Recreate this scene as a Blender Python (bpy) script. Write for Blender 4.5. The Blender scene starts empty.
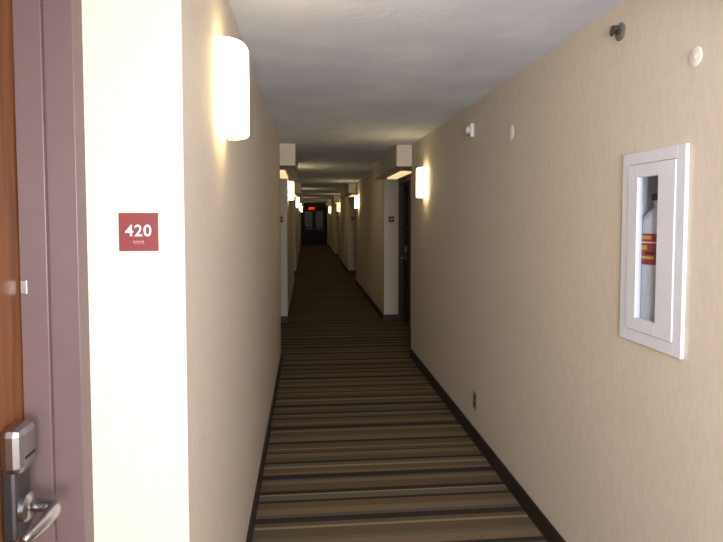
import bpy, bmesh, math, random
from mathutils import Vector, Matrix
random.seed(4)
bpy.context.scene.view_settings.view_transform='Standard'

# ------------------------------------------------------------------ helpers
def lin(c):
    out=[]
    for v in c:
        v/=255.0
        out.append(v/12.92 if v<=0.04045 else ((v+0.055)/1.055)**2.4)
    return (out[0],out[1],out[2],1.0)

def mat(name, rgb, rough=0.6, metal=0.0, var=0.0, vscale=8.0, bump=0.0, bscale=200.0, emit=None, estr=0.0, stretch=(1,1,1), spec=0.5):
    m=bpy.data.materials.new(name); m.use_nodes=True
    nt=m.node_tree; b=nt.nodes['Principled BSDF']
    c=lin(rgb)
    b.inputs['Base Color'].default_value=c
    b.inputs['Roughness'].default_value=rough
    b.inputs['Metallic'].default_value=metal
    b.inputs['Specular IOR Level'].default_value=spec
    tc=nt.nodes.new('ShaderNodeTexCoord'); mp=nt.nodes.new('ShaderNodeMapping')
    mp.inputs['Scale'].default_value=stretch
    nt.links.new(tc.outputs['Object'],mp.inputs['Vector'])
    if var>0:
        n=nt.nodes.new('ShaderNodeTexNoise'); n.inputs['Scale'].default_value=vscale; n.inputs['Detail'].default_value=6
        r=nt.nodes.new('ShaderNodeValToRGB')
        r.color_ramp.elements[0].position=0.3; r.color_ramp.elements[1].position=0.7
        r.color_ramp.elements[0].color=(c[0]*(1-var),c[1]*(1-var),c[2]*(1-var),1)
        r.color_ramp.elements[1].color=(min(1,c[0]*(1+var)),min(1,c[1]*(1+var)),min(1,c[2]*(1+var)),1)
        nt.links.new(mp.outputs['Vector'],n.inputs['Vector'])
        nt.links.new(n.outputs['Fac'],r.inputs['Fac']); nt.links.new(r.outputs['Color'],b.inputs['Base Color'])
    if bump>0:
        n2=nt.nodes.new('ShaderNodeTexNoise'); n2.inputs['Scale'].default_value=bscale; n2.inputs['Detail'].default_value=4
        bp=nt.nodes.new('ShaderNodeBump'); bp.inputs['Strength'].default_value=bump; bp.inputs['Distance'].default_value=0.01
        nt.links.new(mp.outputs['Vector'],n2.inputs['Vector'])
        nt.links.new(n2.outputs['Fac'],bp.inputs['Height']); nt.links.new(bp.outputs['Normal'],b.inputs['Normal'])
    if emit:
        b.inputs['Emission Color'].default_value=lin(emit); b.inputs['Emission Strength'].default_value=estr
    return m

M={}
M['wall']=mat('wall_vinyl_beige',(220,211,197),0.75,var=0.045,vscale=60,bump=0.09,bscale=260,stretch=(1,1,0.35),spec=0.2)
M['ceil']=mat('ceiling_texture_white',(226,233,250),0.9,var=0.10,vscale=2.2,bump=0.2,bscale=30,spec=0.1)
M['base']=mat('baseboard_dark_brown',(42,30,26),0.5,var=0.1)
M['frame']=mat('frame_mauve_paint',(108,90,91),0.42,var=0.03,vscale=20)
M['frame_dim']=mat('frame_mauve_paint_dimmed',(62,48,49),0.42,var=0.03,vscale=20)  # same mauve paint, dim light of the farther alcoves put into its colour
M['metal']=mat('brushed_nickel',(170,170,174),0.28,metal=1.0)
M['metald']=mat('dark_nickel',(95,95,100),0.35,metal=0.9)
M['metall']=mat('sprinkler_chrome',(130,128,125),0.45,metal=0.3)
M['white']=mat('white_enamel',(226,232,244),0.4)
M['inner']=mat('cabinet_interior_grey',(225,230,240),0.6)
M['plastic']=mat('white_plastic',(225,222,215),0.45)
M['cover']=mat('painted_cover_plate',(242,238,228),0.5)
M['black']=mat('black_plastic',(25,25,27),0.4)
M['sign']=mat('sign_burgundy',(124,48,52),0.5,var=0.03,vscale=60)
M['text']=mat('sign_letter_white',(240,235,235),0.5)
M['silver']=mat('extinguisher_white',(215,220,230),0.35)
M['red']=mat('label_red',(165,40,38),0.5)
M['yellow']=mat('label_yellow',(225,180,60),0.5)
M['green']=mat('label_green',(60,110,70),0.5)
M['shade']=mat('sconce_acrylic',(255,240,205),0.4,emit=(255,226,165),estr=7.0)
M['down']=mat('alcove_light_lens',(255,240,205),0.4,emit=(255,222,160),estr=0.95)
M['exit']=mat('exit_red_glow',(200,20,20),0.4,emit=(255,30,30),estr=3.0)
M['darkdoor']=mat('dark_end_door',(16,15,22),0.6)
M['darkglass']=mat('dark_door_glass',(8,12,22),0.3)
M['outlet']=mat('outlet_tan',(150,135,110),0.5)

def wood(name,c1,c2,c3):
    m=bpy.data.materials.new(name); m.use_nodes=True
    nt=m.node_tree; b=nt.nodes['Principled BSDF']; b.inputs['Roughness'].default_value=0.38
    tc=nt.nodes.new('ShaderNodeTexCoord'); mp=nt.nodes.new('ShaderNodeMapping'); mp.inputs['Scale'].default_value=(14,14,0.9)
    n=nt.nodes.new('ShaderNodeTexNoise'); n.inputs['Scale'].default_value=3.0; n.inputs['Detail'].default_value=8; n.inputs['Distortion'].default_value=0.6
    r=nt.nodes.new('ShaderNodeValToRGB'); e=r.color_ramp.elements
    e[0].position=0.3; e[0].color=lin(c1); e[1].position=0.72; e[1].color=lin(c3)
    x=e.new(0.5); x.color=lin(c2)
    nt.links.new(tc.outputs['Object'],mp.inputs['Vector']); nt.links.new(mp.outputs['Vector'],n.inputs['Vector'])
    nt.links.new(n.outputs['Fac'],r.inputs['Fac']); nt.links.new(r.outputs['Color'],b.inputs['Base Color'])
    return m
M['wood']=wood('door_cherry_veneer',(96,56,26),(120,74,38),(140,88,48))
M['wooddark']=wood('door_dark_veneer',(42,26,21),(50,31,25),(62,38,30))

# glass: thin pane
g=bpy.data.materials.new('cabinet_glass'); g.use_nodes=True; nt=g.node_tree
for n in list(nt.nodes):
    if n.type!='OUTPUT_MATERIAL': nt.nodes.remove(n)
o=[n for n in nt.nodes if n.type=='OUTPUT_MATERIAL'][0]
tr=nt.nodes.new('ShaderNodeBsdfTransparent'); tr.inputs['Color'].default_value=(0.95,0.97,0.99,1)
gl=nt.nodes.new('ShaderNodeBsdfGlossy'); gl.inputs['Roughness'].default_value=0.05
mx=nt.nodes.new('ShaderNodeMixShader'); mx.inputs['Fac'].default_value=0.08
nt.links.new(tr.outputs[0],mx.inputs[1]); nt.links.new(gl.outputs[0],mx.inputs[2]); nt.links.new(mx.outputs[0],o.inputs['Surface'])
M['glass']=g

# carpet
c=bpy.data.materials.new('carpet_striped'); c.use_nodes=True; nt=c.node_tree; b=nt.nodes['Principled BSDF']
b.inputs['Roughness'].default_value=0.95; b.inputs['Specular IOR Level'].default_value=0.1
tc=nt.nodes.new('ShaderNodeTexCoord'); sp=nt.nodes.new('ShaderNodeSeparateXYZ')
nt.links.new(tc.outputs['Object'],sp.inputs['Vector'])
dv=nt.nodes.new('ShaderNodeMath'); dv.operation='DIVIDE'; dv.inputs[1].default_value=1.35
nt.links.new(sp.outputs['Y'],dv.inputs[0])
fr=nt.nodes.new('ShaderNodeMath'); fr.operation='FRACT'; nt.links.new(dv.outputs[0],fr.inputs[0])
rp=nt.nodes.new('ShaderNodeValToRGB'); rp.color_ramp.interpolation='CONSTANT'
tan=(126,111,88); brn=(106,92,71); blk=(60,55,53); olv=(108,103,86); crm=(148,137,113); rst=(112,94,70); gry=(96,93,84)
seq=[(blk,.03),(tan,.06),(olv,.03),(brn,.07),(crm,.018),(brn,.03),(blk,.045),(gry,.03),(tan,.05),(rst,.06),(blk,.02),(olv,.05),(crm,.015),(blk,.035),(brn,.07),(tan,.04),(gry,.02),(blk,.05),(tan,.03),(rst,.05),(crm,.02),(olv,.04),(blk,.025),(brn,.06),(tan,.05),(blk,.015),(brn,.04),(crm,.012),(rst,.05),(gry,.03)]
tot=sum(s[1] for s in seq); pos=0; el=rp.color_ramp.elements
for i,(col,w) in enumerate(seq):
    if i==0: e=el[0]; e.position=0
    elif i==1: e=el[1]; e.position=pos
    else: e=el.new(pos)
    e.color=lin(col); pos+=w/tot
nt.links.new(fr.outputs[0],rp.inputs['Fac'])
nz=nt.nodes.new('ShaderNodeTexNoise'); nz.inputs['Scale'].default_value=220; nz.inputs['Detail'].default_value=3
nt.links.new(tc.outputs['Object'],nz.inputs['Vector'])
mr=nt.nodes.new('ShaderNodeMapRange'); mr.inputs['To Min'].default_value=0.6; mr.inputs['To Max'].default_value=1.3
nt.links.new(nz.outputs['Fac'],mr.inputs['Value'])
vm=nt.nodes.new('ShaderNodeVectorMath'); vm.operation='SCALE'
nt.links.new(rp.outputs['Color'],vm.inputs[0]); nt.links.new(mr.outputs[0],vm.inputs['Scale'])
nt.links.new(vm.outputs[0],b.inputs['Base Color'])
bp=nt.nodes.new('ShaderNodeBump'); bp.inputs['Strength'].default_value=0.4; bp.inputs['Distance'].default_value=0.005
nt.links.new(nz.outputs['Fac'],bp.inputs['Height']); nt.links.new(bp.outputs['Normal'],b.inputs['Normal'])
M['carpet']=c

COL=bpy.context.scene.collection
def empty(name,loc):
    e=bpy.data.objects.new(name,None); e.location=loc; e.empty_display_size=0.1; COL.objects.link(e); return e
def finish(bm,name,mats,parent=None,smooth=False,bevel=0,seg=2):
    me=bpy.data.meshes.new(name); bmesh.ops.recalc_face_normals(bm,faces=bm.faces); bm.to_mesh(me); bm.free()
    if not isinstance(mats,(list,tuple)): mats=[mats]
    for m in mats: me.materials.append(m)
    ob=bpy.data.objects.new(name,me); COL.objects.link(ob)
    if smooth:
        for p in me.polygons: p.use_smooth=True
    if bevel>0:
        md=ob.modifiers.new('bevel','BEVEL'); md.width=bevel; md.segments=seg; md.limit_method='ANGLE'; md.angle_limit=math.radians(40)
    if parent:
        ob.parent=parent; ob.matrix_parent_inverse=Matrix.Translation(-Vector(parent.location))
    return ob
def addbox(bm,x0,x1,y0,y1,z0,z1,mi=0):
    x0,x1=sorted((x0,x1)); y0,y1=sorted((y0,y1)); z0,z1=sorted((z0,z1))
    v=[bm.verts.new(p) for p in [(x0,y0,z0),(x1,y0,z0),(x1,y1,z0),(x0,y1,z0),(x0,y0,z1),(x1,y0,z1),(x1,y1,z1),(x0,y1,z1)]]
    for f in [(0,3,2,1),(4,5,6,7),(0,1,5,4),(1,2,6,5),(2,3,7,6),(3,0,4,7)]:
        fc=bm.faces.new([v[i] for i in f]); fc.material_index=mi
def box(name,x0,x1,y0,y1,z0,z1,m,parent=None,bevel=0):
    bm=bmesh.new(); addbox(bm,x0,x1,y0,y1,z0,z1); return finish(bm,name,m,parent,bevel=bevel)
def lathe(name,profile,origin,axis,m,parent=None,n=32,smooth=True):
    """profile: list of (r,h) revolved about axis"""
    bm=bmesh.new(); ax=Vector(axis).normalized()
    t=Vector((0,0,1)) if abs(ax.z)<0.9 else Vector((1,0,0))
    u=ax.cross(t).normalized(); w=ax.cross(u)
    rings=[]
    for r,h in profile:
        rings.append([bm.verts.new(Vector(origin)+ax*h+(u*math.cos(2*math.pi*i/n)+w*math.sin(2*math.pi*i/n))*max(r,1e-4)) for i in range(n)])
    for a,bb in zip(rings,rings[1:]):
        for i in range(n): bm.faces.new((a[i],a[(i+1)%n],bb[(i+1)%n],bb[i]))
    bm.faces.new(rings[0]); bm.faces.new(rings[-1])
    ob=finish(bm,name,m,parent,smooth=smooth)
    if smooth:
        md=ob.modifiers.new('es','EDGE_SPLIT'); md.split_angle=math.radians(35)
    return ob
def tube(name,pts,radii,m,parent,n=12,flat=1.0):
    bm=bmesh.new(); rings=[]
    P=[Vector(p) for p in pts]
    for i,p in enumerate(P):
        d=(P[min(i+1,len(P)-1)]-P[max(i-1,0)]).normalized()
        u=d.cross(Vector((0,0,1))).normalized(); w=u.cross(d)
        r=radii[i]
        rings.append([bm.verts.new(p+u*math.cos(2*math.pi*k/n)*r*flat+w*math.sin(2*math.pi*k/n)*r) for k in range(n)])
    for a,bb in zip(rings,rings[1:]):
        for i in range(n): bm.faces.new((a[i],a[(i+1)%n],bb[(i+1)%n],bb[i]))
    bm.faces.new(rings[0]); bm.faces.new(rings[-1])
    return finish(bm,name,m,parent,smooth=True)

# ------------------------------------------------------------------ layout
WL,WR,CZ=-0.285,1.19,2.41
REC=0.227; PER=7.4; NA=5
Y0,Y1=-3.0,33.0
A=[(-0.9+PER*k,1.4+PER*k) for k in range(NA)]
DEEP=0.39; DW=1.014
def X(s,d): return (WL if s<0 else WR)-s*d
HOLE=(1.74,2.04,1.18,1.80)

def build_wall(s,name):
    pts=[(0,Y0)]
    for a0,a1 in A:
        pts+=[(0,a0),(-DEEP,a0),(-DEEP,a0+DW),(-REC,a0+DW),(-REC,a1-DW),(-DEEP,a1-DW),(-DEEP,a1),(0,a1)]
    pts.append((0,Y1))
    bm=bmesh.new()
    def quad(p,q,z0,z1):
        vs=[bm.verts.new((X(s,p[0]),p[1],z0)),bm.verts.new((X(s,q[0]),q[1],z0)),bm.verts.new((X(s,q[0]),q[1],z1)),bm.verts.new((X(s,p[0]),p[1],z1))]
        f=bm.faces.new(vs); f.normal_update()
    for p,q in zip(pts,pts[1:]):
        if s>0 and p==(0,A[0][1]):
            h=HOLE
            quad(p,(0,h[0]),0,CZ); quad((0,h[0]),(0,h[1]),0,h[2]); quad((0,h[0]),(0,h[1]),h[3],CZ); quad((0,h[1]),q,0,CZ)
        else: quad(p,q,0,CZ)
    me=bpy.data.meshes.new(name); bm.to_mesh(me); bm.free(); me.materials.append(M['wall'])
    ob=bpy.data.objects.new(name,me); COL.objects.link(ob)
build_wall(-1,'wall_left'); build_wall(1,'wall_right')
XL,XR=X(-1,-DEEP)-0.02,X(1,-DEEP)+0.02
box('floor',XL,XR,Y0-0.1,Y1+0.1,-0.1,0,M['carpet'])
box('ceiling',XL,XR,Y0-0.1,Y1+0.1,CZ,CZ+0.1,M['ceil'])
box('wall_back',XL,XR,Y0-0.1,Y0,0,CZ,M['wall'])
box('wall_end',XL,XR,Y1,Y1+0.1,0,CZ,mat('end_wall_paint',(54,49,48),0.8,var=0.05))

def build_base(s,name):
    bm=bmesh.new(); H=0.1; T=0.012
    ys=[Y0]+[v for a in A for v in a]+[Y1]
    for i in range(0,len(ys),2):
        y0=ys[i]-(T if i>0 else 0); y1=ys[i+1]+(T if i+2<len(ys) else 0)
        addbox(bm,X(s,0.0005),X(s,T),y0,y1,0,H)
    for a0,a1 in A:
        addbox(bm,X(s,-REC+0.01),X(s,0),a1-T,a1-0.0005,0,H)
        addbox(bm,X(s,-REC+0.01),X(s,0),a0+0.0005,a0+T,0,H)
        addbox(bm,X(s,-REC+0.0005),X(s,-REC+T),a0+DW+0.001,a1-DW-0.001,0,H)
    finish(bm,name,M['base'])
build_base(-1,'baseboard_left'); build_base(1,'baseboard_right')

# soffits over the door alcoves, with slim flush lights underneath
SZ=2.17; PRO=0.17
for s in (-1,1):
    for k,(a0,a1) in enumerate(A):
        bm=bmesh.new()
        addbox(bm,X(s,-DEEP+0.001),X(s,-0.0005),a0+0.0005,a1-0.0005,SZ,CZ-0.0005)
        addbox(bm,X(s,-0.0005),X(s,PRO),a0,a1,SZ,CZ-0.0005)
        finish(bm,'soffit',M['wall'])
        ym=(a0+a1)/2
        e=empty('alcove_ceiling_light',(X(s,-0.04),ym,SZ))
        box('housing',X(s,-0.12),X(s,0.05),ym-0.62,ym+0.62,SZ-0.012,SZ-0.0005,M['plastic'],e,bevel=0.003)
        box('lens',X(s,-0.105),X(s,0.035),ym-0.6,ym+0.6,SZ-0.03,SZ-0.0125,M['down'],e,bevel=0.006)

# ------------------------------------------------------------------ doors
def door(idx,s,yo,dr,wm,fm):
    Y=lambda u: yo+dr*u
    e=empty('door_%d'%idx,(X(s,-0.36),Y(DW/2),0))
    # frame
    bm=bmesh.new()
    addbox(bm,X(s,-0.385),X(s,-0.22),Y(0.001),Y(0.057),0,SZ-0.001)
    addbox(bm,X(s,-0.385),X(s,-0.22),Y(DW-0.057),Y(DW-0.001),0,SZ-0.001)
    addbox(bm,X(s,-0.385),X(s,-0.22),Y(0.057),Y(DW-0.057),2.10,SZ-0.001)
    finish(bm,'frame',fm,e,bevel=0.002)
    bm=bmesh.new()
    addbox(bm,X(s,-0.338),X(s,-0.28),Y(0.0575),Y(0.073),0,2.0995)
    addbox(bm,X(s,-0.338),X(s,-0.28),Y(DW-0.073),Y(DW-0.0575),0,2.0995)
    addbox(bm,X(s,-0.338),X(s,-0.28),Y(0.073),Y(DW-0.073),2.084,2.0995)
    finish(bm,'stop',fm,e,bevel=0.002)
    box('leaf',X(s,-0.384),X(s,-0.34),Y(0.0605),Y(DW-0.0605),0.008,2.096,wm,e,bevel=0.001)
    # strike / latch guard on the stop
    box('strike_plate',X(s,-0.336),X(s,-0.322),Y(0.073),Y(0.0765),1.432,1.462,M['metal'],e,bevel=0.001)
    # lock body
    box('lock_escutcheon',X(s,-0.3395),X(s,-0.308),Y(0.11),Y(0.18),0.93,1.13,M['metald'],e,bevel=0.008)
    box('card_reader',X(s,-0.3395),X(s,-0.294),Y(0.106),Y(0.184),1.07,1.168,M['metal'],e,bevel=0.016)
    box('card_slot',X(s,-0.2945),X(s,-0.2925),Y(0.125),Y(0.165),1.1,1.106,M['black'],e)
    yc=Y(0.145); zc=0.99
    lathe('lever_rose',[(0.03,0),(0.03,0.01),(0.024,0.016),(0.014,0.018)],(X(s,-0.309),yc,zc),(-s,0,0),M['metal'],e)
    pts=[(X(s,-0.30),Y(0.145),zc),(X(s,-0.27),Y(0.145),zc),(X(s,-0.252),Y(0.147),zc+0.001),(X(s,-0.243),Y(0.155),zc+0.001),(X(s,-0.241),Y(0.175),zc),(X(s,-0.243),Y(0.21),zc-0.004),(X(s,-0.248),Y(0.25),zc-0.005),(X(s,-0.252),Y(0.272),zc-0.003)]
    tube('lever_handle',pts,[0.012,0.012,0.013,0.014,0.015,0.014,0.011,0.008],M['metal'],e)
    # viewer
    lathe('door_viewer',[(0.009,0),(0.009,0.004),(0.004,0.005)],(X(s,-0.34),Y(DW/2),1.5),(-s,0,0),M['metal'],e,n=16)
i=1
for k,(a0,a1) in enumerate(A):
    for s in (-1,1):
        wm=M['wood'] if k==0 else M['wooddark']; fm=M['frame'] if k==0 else M['frame_dim']
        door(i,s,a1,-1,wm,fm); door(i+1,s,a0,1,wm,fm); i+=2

# ------------------------------------------------------------------ room signs
def room_sign(s,a1,num):
    xc=-0.389 if s<0 else 1.30; y=a1-0.0005; z=1.565; h=0.0445
    e=empty('room_number_sign',(xc,y,z))
    box('plaque',xc-h,xc+h,y-0.004,y,z-h,z+h,M['sign'],e,bevel=0.001)
    cu=bpy.data.curves.new('t','FONT'); cu.body=num; cu.size=0.038; cu.align_x='CENTER'; cu.align_y='CENTER'; cu.extrude=0.0008; cu.offset=0.0003; cu.space_character=1.08
    ob=bpy.data.objects.new('t',cu); COL.objects.link(ob); bpy.context.view_layer.update()
    me=bpy.data.meshes.new_from_object(ob.evaluated_get(bpy.context.evaluated_depsgraph_get()))
    bpy.data.objects.remove(ob)
    me.transform(Matrix.Translation((xc,y-0.0046,z+0.002))@Matrix.Rotation(math.radians(90),4,'X'))
    me.materials.clear(); me.materials.append(M['text'])
    t=bpy.data.objects.new('digits',me); COL.objects.link(t); t.parent=e; t.matrix_parent_inverse=Matrix.Translation(-Vector(e.location))
    bm=bmesh.new()
    for cx in (-0.011,-0.0045,0.002,0.0085):
        for dx,dz in ((0,0),(0.0025,0),(0,-0.0028),(0.0025,-0.0056)):
            addbox(bm,xc+cx+dx,xc+cx+dx+0.0012,y-0.0048,y-0.0039,z-0.022+dz,z-0.0208+dz)
    finish(bm,'braille',M['text'],e)
nums=iter(['420','421','418','419','416','417','414','415','412','413'])
for k,(a0,a1) in enumerate(A):
    for s in (-1,1): room_sign(s,a1,next(nums))

# ------------------------------------------------------------------ sconces
def sconce(s,yc,zc):
    hw,hh,dp=0.12,0.146,0.095
    e=empty('wall_sconce',(X(s,0.0),yc,zc))
    box('back_plate',X(s,0.0005),X(s,0.014),yc-hw+0.006,yc+hw-0.006,zc-hh+0.01,zc+hh-0.01,M['plastic'],e,bevel=0.004)
    bm=bmesh.new(); NU=20; rings=[]
    prof=[(-1.0,0.0),(-1.0,0.88),(-0.99,0.95),(-0.965,0.985),(-0.93,1.0),(0.93,1.0),(0.965,0.985),(0.99,0.95),(1.0,0.88),(1.0,0.0)]
    for zz,sc in prof:
        ring=[]
        for j in range(NU+1):
            th=math.pi*j/NU; cx=math.cos(th); sx=math.sin(th)
            yy=math.copysign(abs(cx)**0.85,cx)*hw*(0.9+0.1*sc)
            d=0.012+(dp-0.012)*(max(sx,0)**0.7)*sc if sc>0 else 0.012
            ring.append(bm.verts.new((X(s,d),yc+yy,zc+hh*zz)))
        rings.append(ring)
    for a,b2 in zip(rings,rings[1:]):
        for j in range(NU): bm.faces.new((a[j],a[j+1],b2[j+1],b2[j]))
    bmesh.ops.remove_doubles(bm,verts=bm.verts,dist=0.0002)
    finish(bm,'shade',M['shade'],e,smooth=True)
for k in range(5):
    if A[k][1]+0.6<Y1: sconce(-1,A[k][1]+0.60,2.02)
    sconce(1,A[k][0]-0.8,1.94)

# ------------------------------------------------------------------ fire extinguisher cabinet
e=empty('fire_extinguisher_cabinet',(WR,1.89,1.49))
def ring(bm,d0,d1,y0,y1,z0,z1,iy0,iy1,iz0,iz1,s=1):
    addbox(bm,X(s,d0),X(s,d1),y0,iy0,z0,z1); addbox(bm,X(s,d0),X(s,d1),iy1,y1,z0,z1)
    addbox(bm,X(s,d0),X(s,d1),iy0,iy1,z0,iz0); addbox(bm,X(s,d0),X(s,d1),iy0,iy1,iz1,z1)
bm=bmesh.new(); ring(bm,0.0005,0.014,1.71,2.07,1.15,1.83,1.752,2.028,1.192,1.788); finish(bm,'trim_frame',M['white'],e,bevel=0.002)
bm=bmesh.new(); ring(bm,-0.004,0.018,1.754,2.026,1.194,1.786,1.845,1.965,1.24,1.74); finish(bm,'cabinet_door',M['white'],e,bevel=0.002)
box('door_glass',X(1,0.003),X(1,0.006),1.845,1.965,1.24,1.74,M['glass'],e)
bm=bmesh.new()
addbox(bm,X(1,-0.15),X(1,-0.145),1.742,2.038,1.182,1.798)
addbox(bm,X(1,-0.145),X(1,-0.005),1.742,1.747,1.182,1.798); addbox(bm,X(1,-0.145),X(1,-0.005),2.033,2.038,1.182,1.798)
addbox(bm,X(1,-0.145),X(1,-0.005),1.747,2.033,1.182,1.187); addbox(bm,X(1,-0.145),X(1,-0.005),1.747,2.033,1.793,1.798)
finish(bm,'tub',M['inner'],e)
cy,cx=1.96,X(1,-0.062)
lathe('extinguisher_body',[(0.0,0),(0.052,0),(0.056,0.01),(0.056,0.39),(0.05,0.415),(0.03,0.435),(0.016,0.445),(0.016,0.47)],(cx,cy,1.188),(0,0,1),M['silver'],e)
def patch(name,a0,a1,z0,z1,r,m):
    bm=bmesh.new(); n=12; lo=[];hi=[]
    for j in range(n+1):
        a=math.radians(a0+(a1-a0)*j/n); p=(cx+math.cos(a)*r,cy+math.sin(a)*r)
        lo.append(bm.verts.new((p[0],p[1],z0))); hi.append(bm.verts.new((p[0],p[1],z1)))
    for j in range(n): bm.faces.new((lo[j],lo[j+1],hi[j+1],hi[j]))
    finish(bm,name,m,e,smooth=True)
patch('label_red',150,265,1.432,1.542,0.0566,M['red'])
for a0,a1,z0,z1,mm_ in ((155,185,1.437,1.445,'green'),(155,225,1.452,1.462,'yellow'),(190,260,1.47,1.476,'black'),(155,200,1.484,1.50,'yellow'),(205,255,1.485,1.492,'green'),(160,250,1.508,1.513,'text'),(170,215,1.522,1.534,'yellow')):
    patch('label_print',a0,a1,z0,z1,0.0572,M[mm_])
box('valve_lever',cx-0.012,cx+0.012,cy-0.05,cy+0.03,1.66,1.685,M['metald'],e,bevel=0.004)

# ------------------------------------------------------------------ small wall devices
e=empty('fire_sprinkler',(WR,2.13,2.30)); o3=(WR-0.0005,2.13,2.30)
lathe('escutcheon',[(0.034,0),(0.034,0.004),(0.027,0.008),(0.012,0.009)],o3,(-1,0,0),M['metall'],e)
lathe('body',[(0.010,0.008),(0.010,0.02),(0.006,0.022),(0.006,0.032)],o3,(-1,0,0),M['metald'],e,n=16)
lathe('deflector',[(0.018,0.032),(0.018,0.035)],o3,(-1,0,0),M['metald'],e,n=16)
box('hood',WR-0.036,WR-0.012,2.118,2.142,2.3185,2.321,M['metall'],e)
yy,zz=4.09,2.215
e=empty('fire_alarm_strobe',(WR,yy,zz))
box('housing',WR-0.03,WR-0.0005,yy-0.05,yy+0.05,zz-0.05,zz+0.05,M['plastic'],e,bevel=0.008)
lathe('strobe_lens',[(0.024,0),(0.022,0.012),(0.014,0.02),(0.0,0.022)],(WR-0.03,yy,zz+0.008),(-1,0,0),M['inner'],e)
box('grille',WR-0.0315,WR-0.0295,yy-0.03,yy+0.03,zz-0.036,zz-0.026,M['metald'],e)
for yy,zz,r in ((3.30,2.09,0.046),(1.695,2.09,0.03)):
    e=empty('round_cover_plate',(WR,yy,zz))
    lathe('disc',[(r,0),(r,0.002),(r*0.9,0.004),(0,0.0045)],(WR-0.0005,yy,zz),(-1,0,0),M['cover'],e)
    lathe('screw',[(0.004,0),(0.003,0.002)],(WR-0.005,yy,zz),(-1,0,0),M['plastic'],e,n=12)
e=empty('electrical_outlet',(WR,3.96,0.30))
box('plate',WR-0.006,WR-0.0005,3.92,4.0,0.24,0.36,M['outlet'],e,bevel=0.002)
for zz in (0.275,0.325): box('receptacle',WR-0.009,WR-0.0055,3.943,3.977,zz-0.017,zz+0.017,M['black'],e,bevel=0.003)

# ------------------------------------------------------------------ far end
e=empty('door_%d'%i,(0.45,Y1-0.03,0))
bm=bmesh.new(); y=Y1-0.0005
addbox(bm,-0.22,-0.16,y-0.08,y,0,2.1); addbox(bm,1.06,1.12,y-0.08,y,0,2.1); addbox(bm,-0.16,1.06,y-0.08,y,2.04,2.1)
finish(bm,'frame',M['darkdoor'],e)
for x0,x1 in ((-0.158,0.448),(0.452,1.058)):
    bm=bmesh.new()
    addbox(bm,x0,x0+0.09,y-0.06,y-0.02,0.005,2.035); addbox(bm,x1-0.09,x1,y-0.06,y-0.02,0.005,2.035)
    addbox(bm,x0+0.09,x1-0.09,y-0.06,y-0.02,0.005,0.9); addbox(bm,x0+0.09,x1-0.09,y-0.06,y-0.02,1.93,2.035)
    finish(bm,'leaf',M['darkdoor'],e); box('pane',x0+0.09,x1-0.09,y-0.045,y-0.035,0.9,1.93,M['darkglass'],e)
    box('push_bar',x0+0.08,x1-0.08,y-0.11,y-0.06,0.98,1.03,M['darkdoor'],e)
e=empty('exit_sign',(0.32,31.8,2.1))
box('housing',0.17,0.47,31.78,31.83,1.96,2.16,M['black'],e,bevel=0.004)
box('stem',0.31,0.33,31.795,31.815,2.16,CZ-0.0005,M['metald'],e)
cu=bpy.data.curves.new('t','FONT'); cu.body='EXIT'; cu.size=0.16; cu.align_x='CENTER'; cu.align_y='CENTER'; cu.extrude=0.002; cu.offset=0.002
ob=bpy.data.objects.new('t',cu); COL.objects.link(ob); bpy.context.view_layer.update()
me=bpy.data.meshes.new_from_object(ob.evaluated_get(bpy.context.evaluated_depsgraph_get())); bpy.data.objects.remove(ob)
me.transform(Matrix.Translation((0.32,31.777,2.06))@Matrix.Rotation(math.radians(90),4,'X')); me.materials.clear(); me.materials.append(M['exit'])
t=bpy.data.objects.new('letters',me); COL.objects.link(t); t.parent=e; t.matrix_parent_inverse=Matrix.Translation(-Vector(e.location))

# ------------------------------------------------------------------ lights
def light(name,kind,loc,energy,col,**kw):
    l=bpy.data.lights.new(name,kind); l.energy=energy; l.color=col
    for k2,v in kw.items(): setattr(l,k2,v)
    ob=bpy.data.objects.new(name,l); ob.location=loc; COL.objects.link(ob); return ob
light('camera_flash','POINT',(0.30,-0.25,1.62),85,(1.0,0.97,1.0),shadow_soft_size=0.03)
a=light('rear_fill_light','AREA',(0.45,-2.8,1.25),120,(1.0,0.98,1.0),size=1.2)  # unseen fill lamp added behind the camera to brighten the corridor
a.rotation_euler=(math.radians(104),0,0)
w=bpy.data.worlds.new('World'); bpy.context.scene.world=w; w.use_nodes=True
w.node_tree.nodes['Background'].inputs[0].default_value=(0.5,0.5,0.55,1); w.node_tree.nodes['Background'].inputs[1].default_value=0.02

# ------------------------------------------------------------------ camera
psi,th=math.radians(5.46),math.radians(2.86)
F=Vector((math.sin(psi)*math.cos(th),math.cos(psi)*math.cos(th),-math.sin(th)))
R=Vector((math.cos(psi),-math.sin(psi),0)); U=R.cross(F)
cd=bpy.data.cameras.new('camera'); cam=bpy.data.objects.new('camera',cd); COL.objects.link(cam)
mm=Matrix((R,U,-F)).transposed().to_4x4(); mm.translation=Vector((0,0,1.6)); cam.matrix_world=mm
cd.sensor_width=36; cd.lens=580/723*36; cd.shift_y=-25/723; cd.clip_start=0.02; cd.clip_end=100
bpy.context.scene.camera=cam
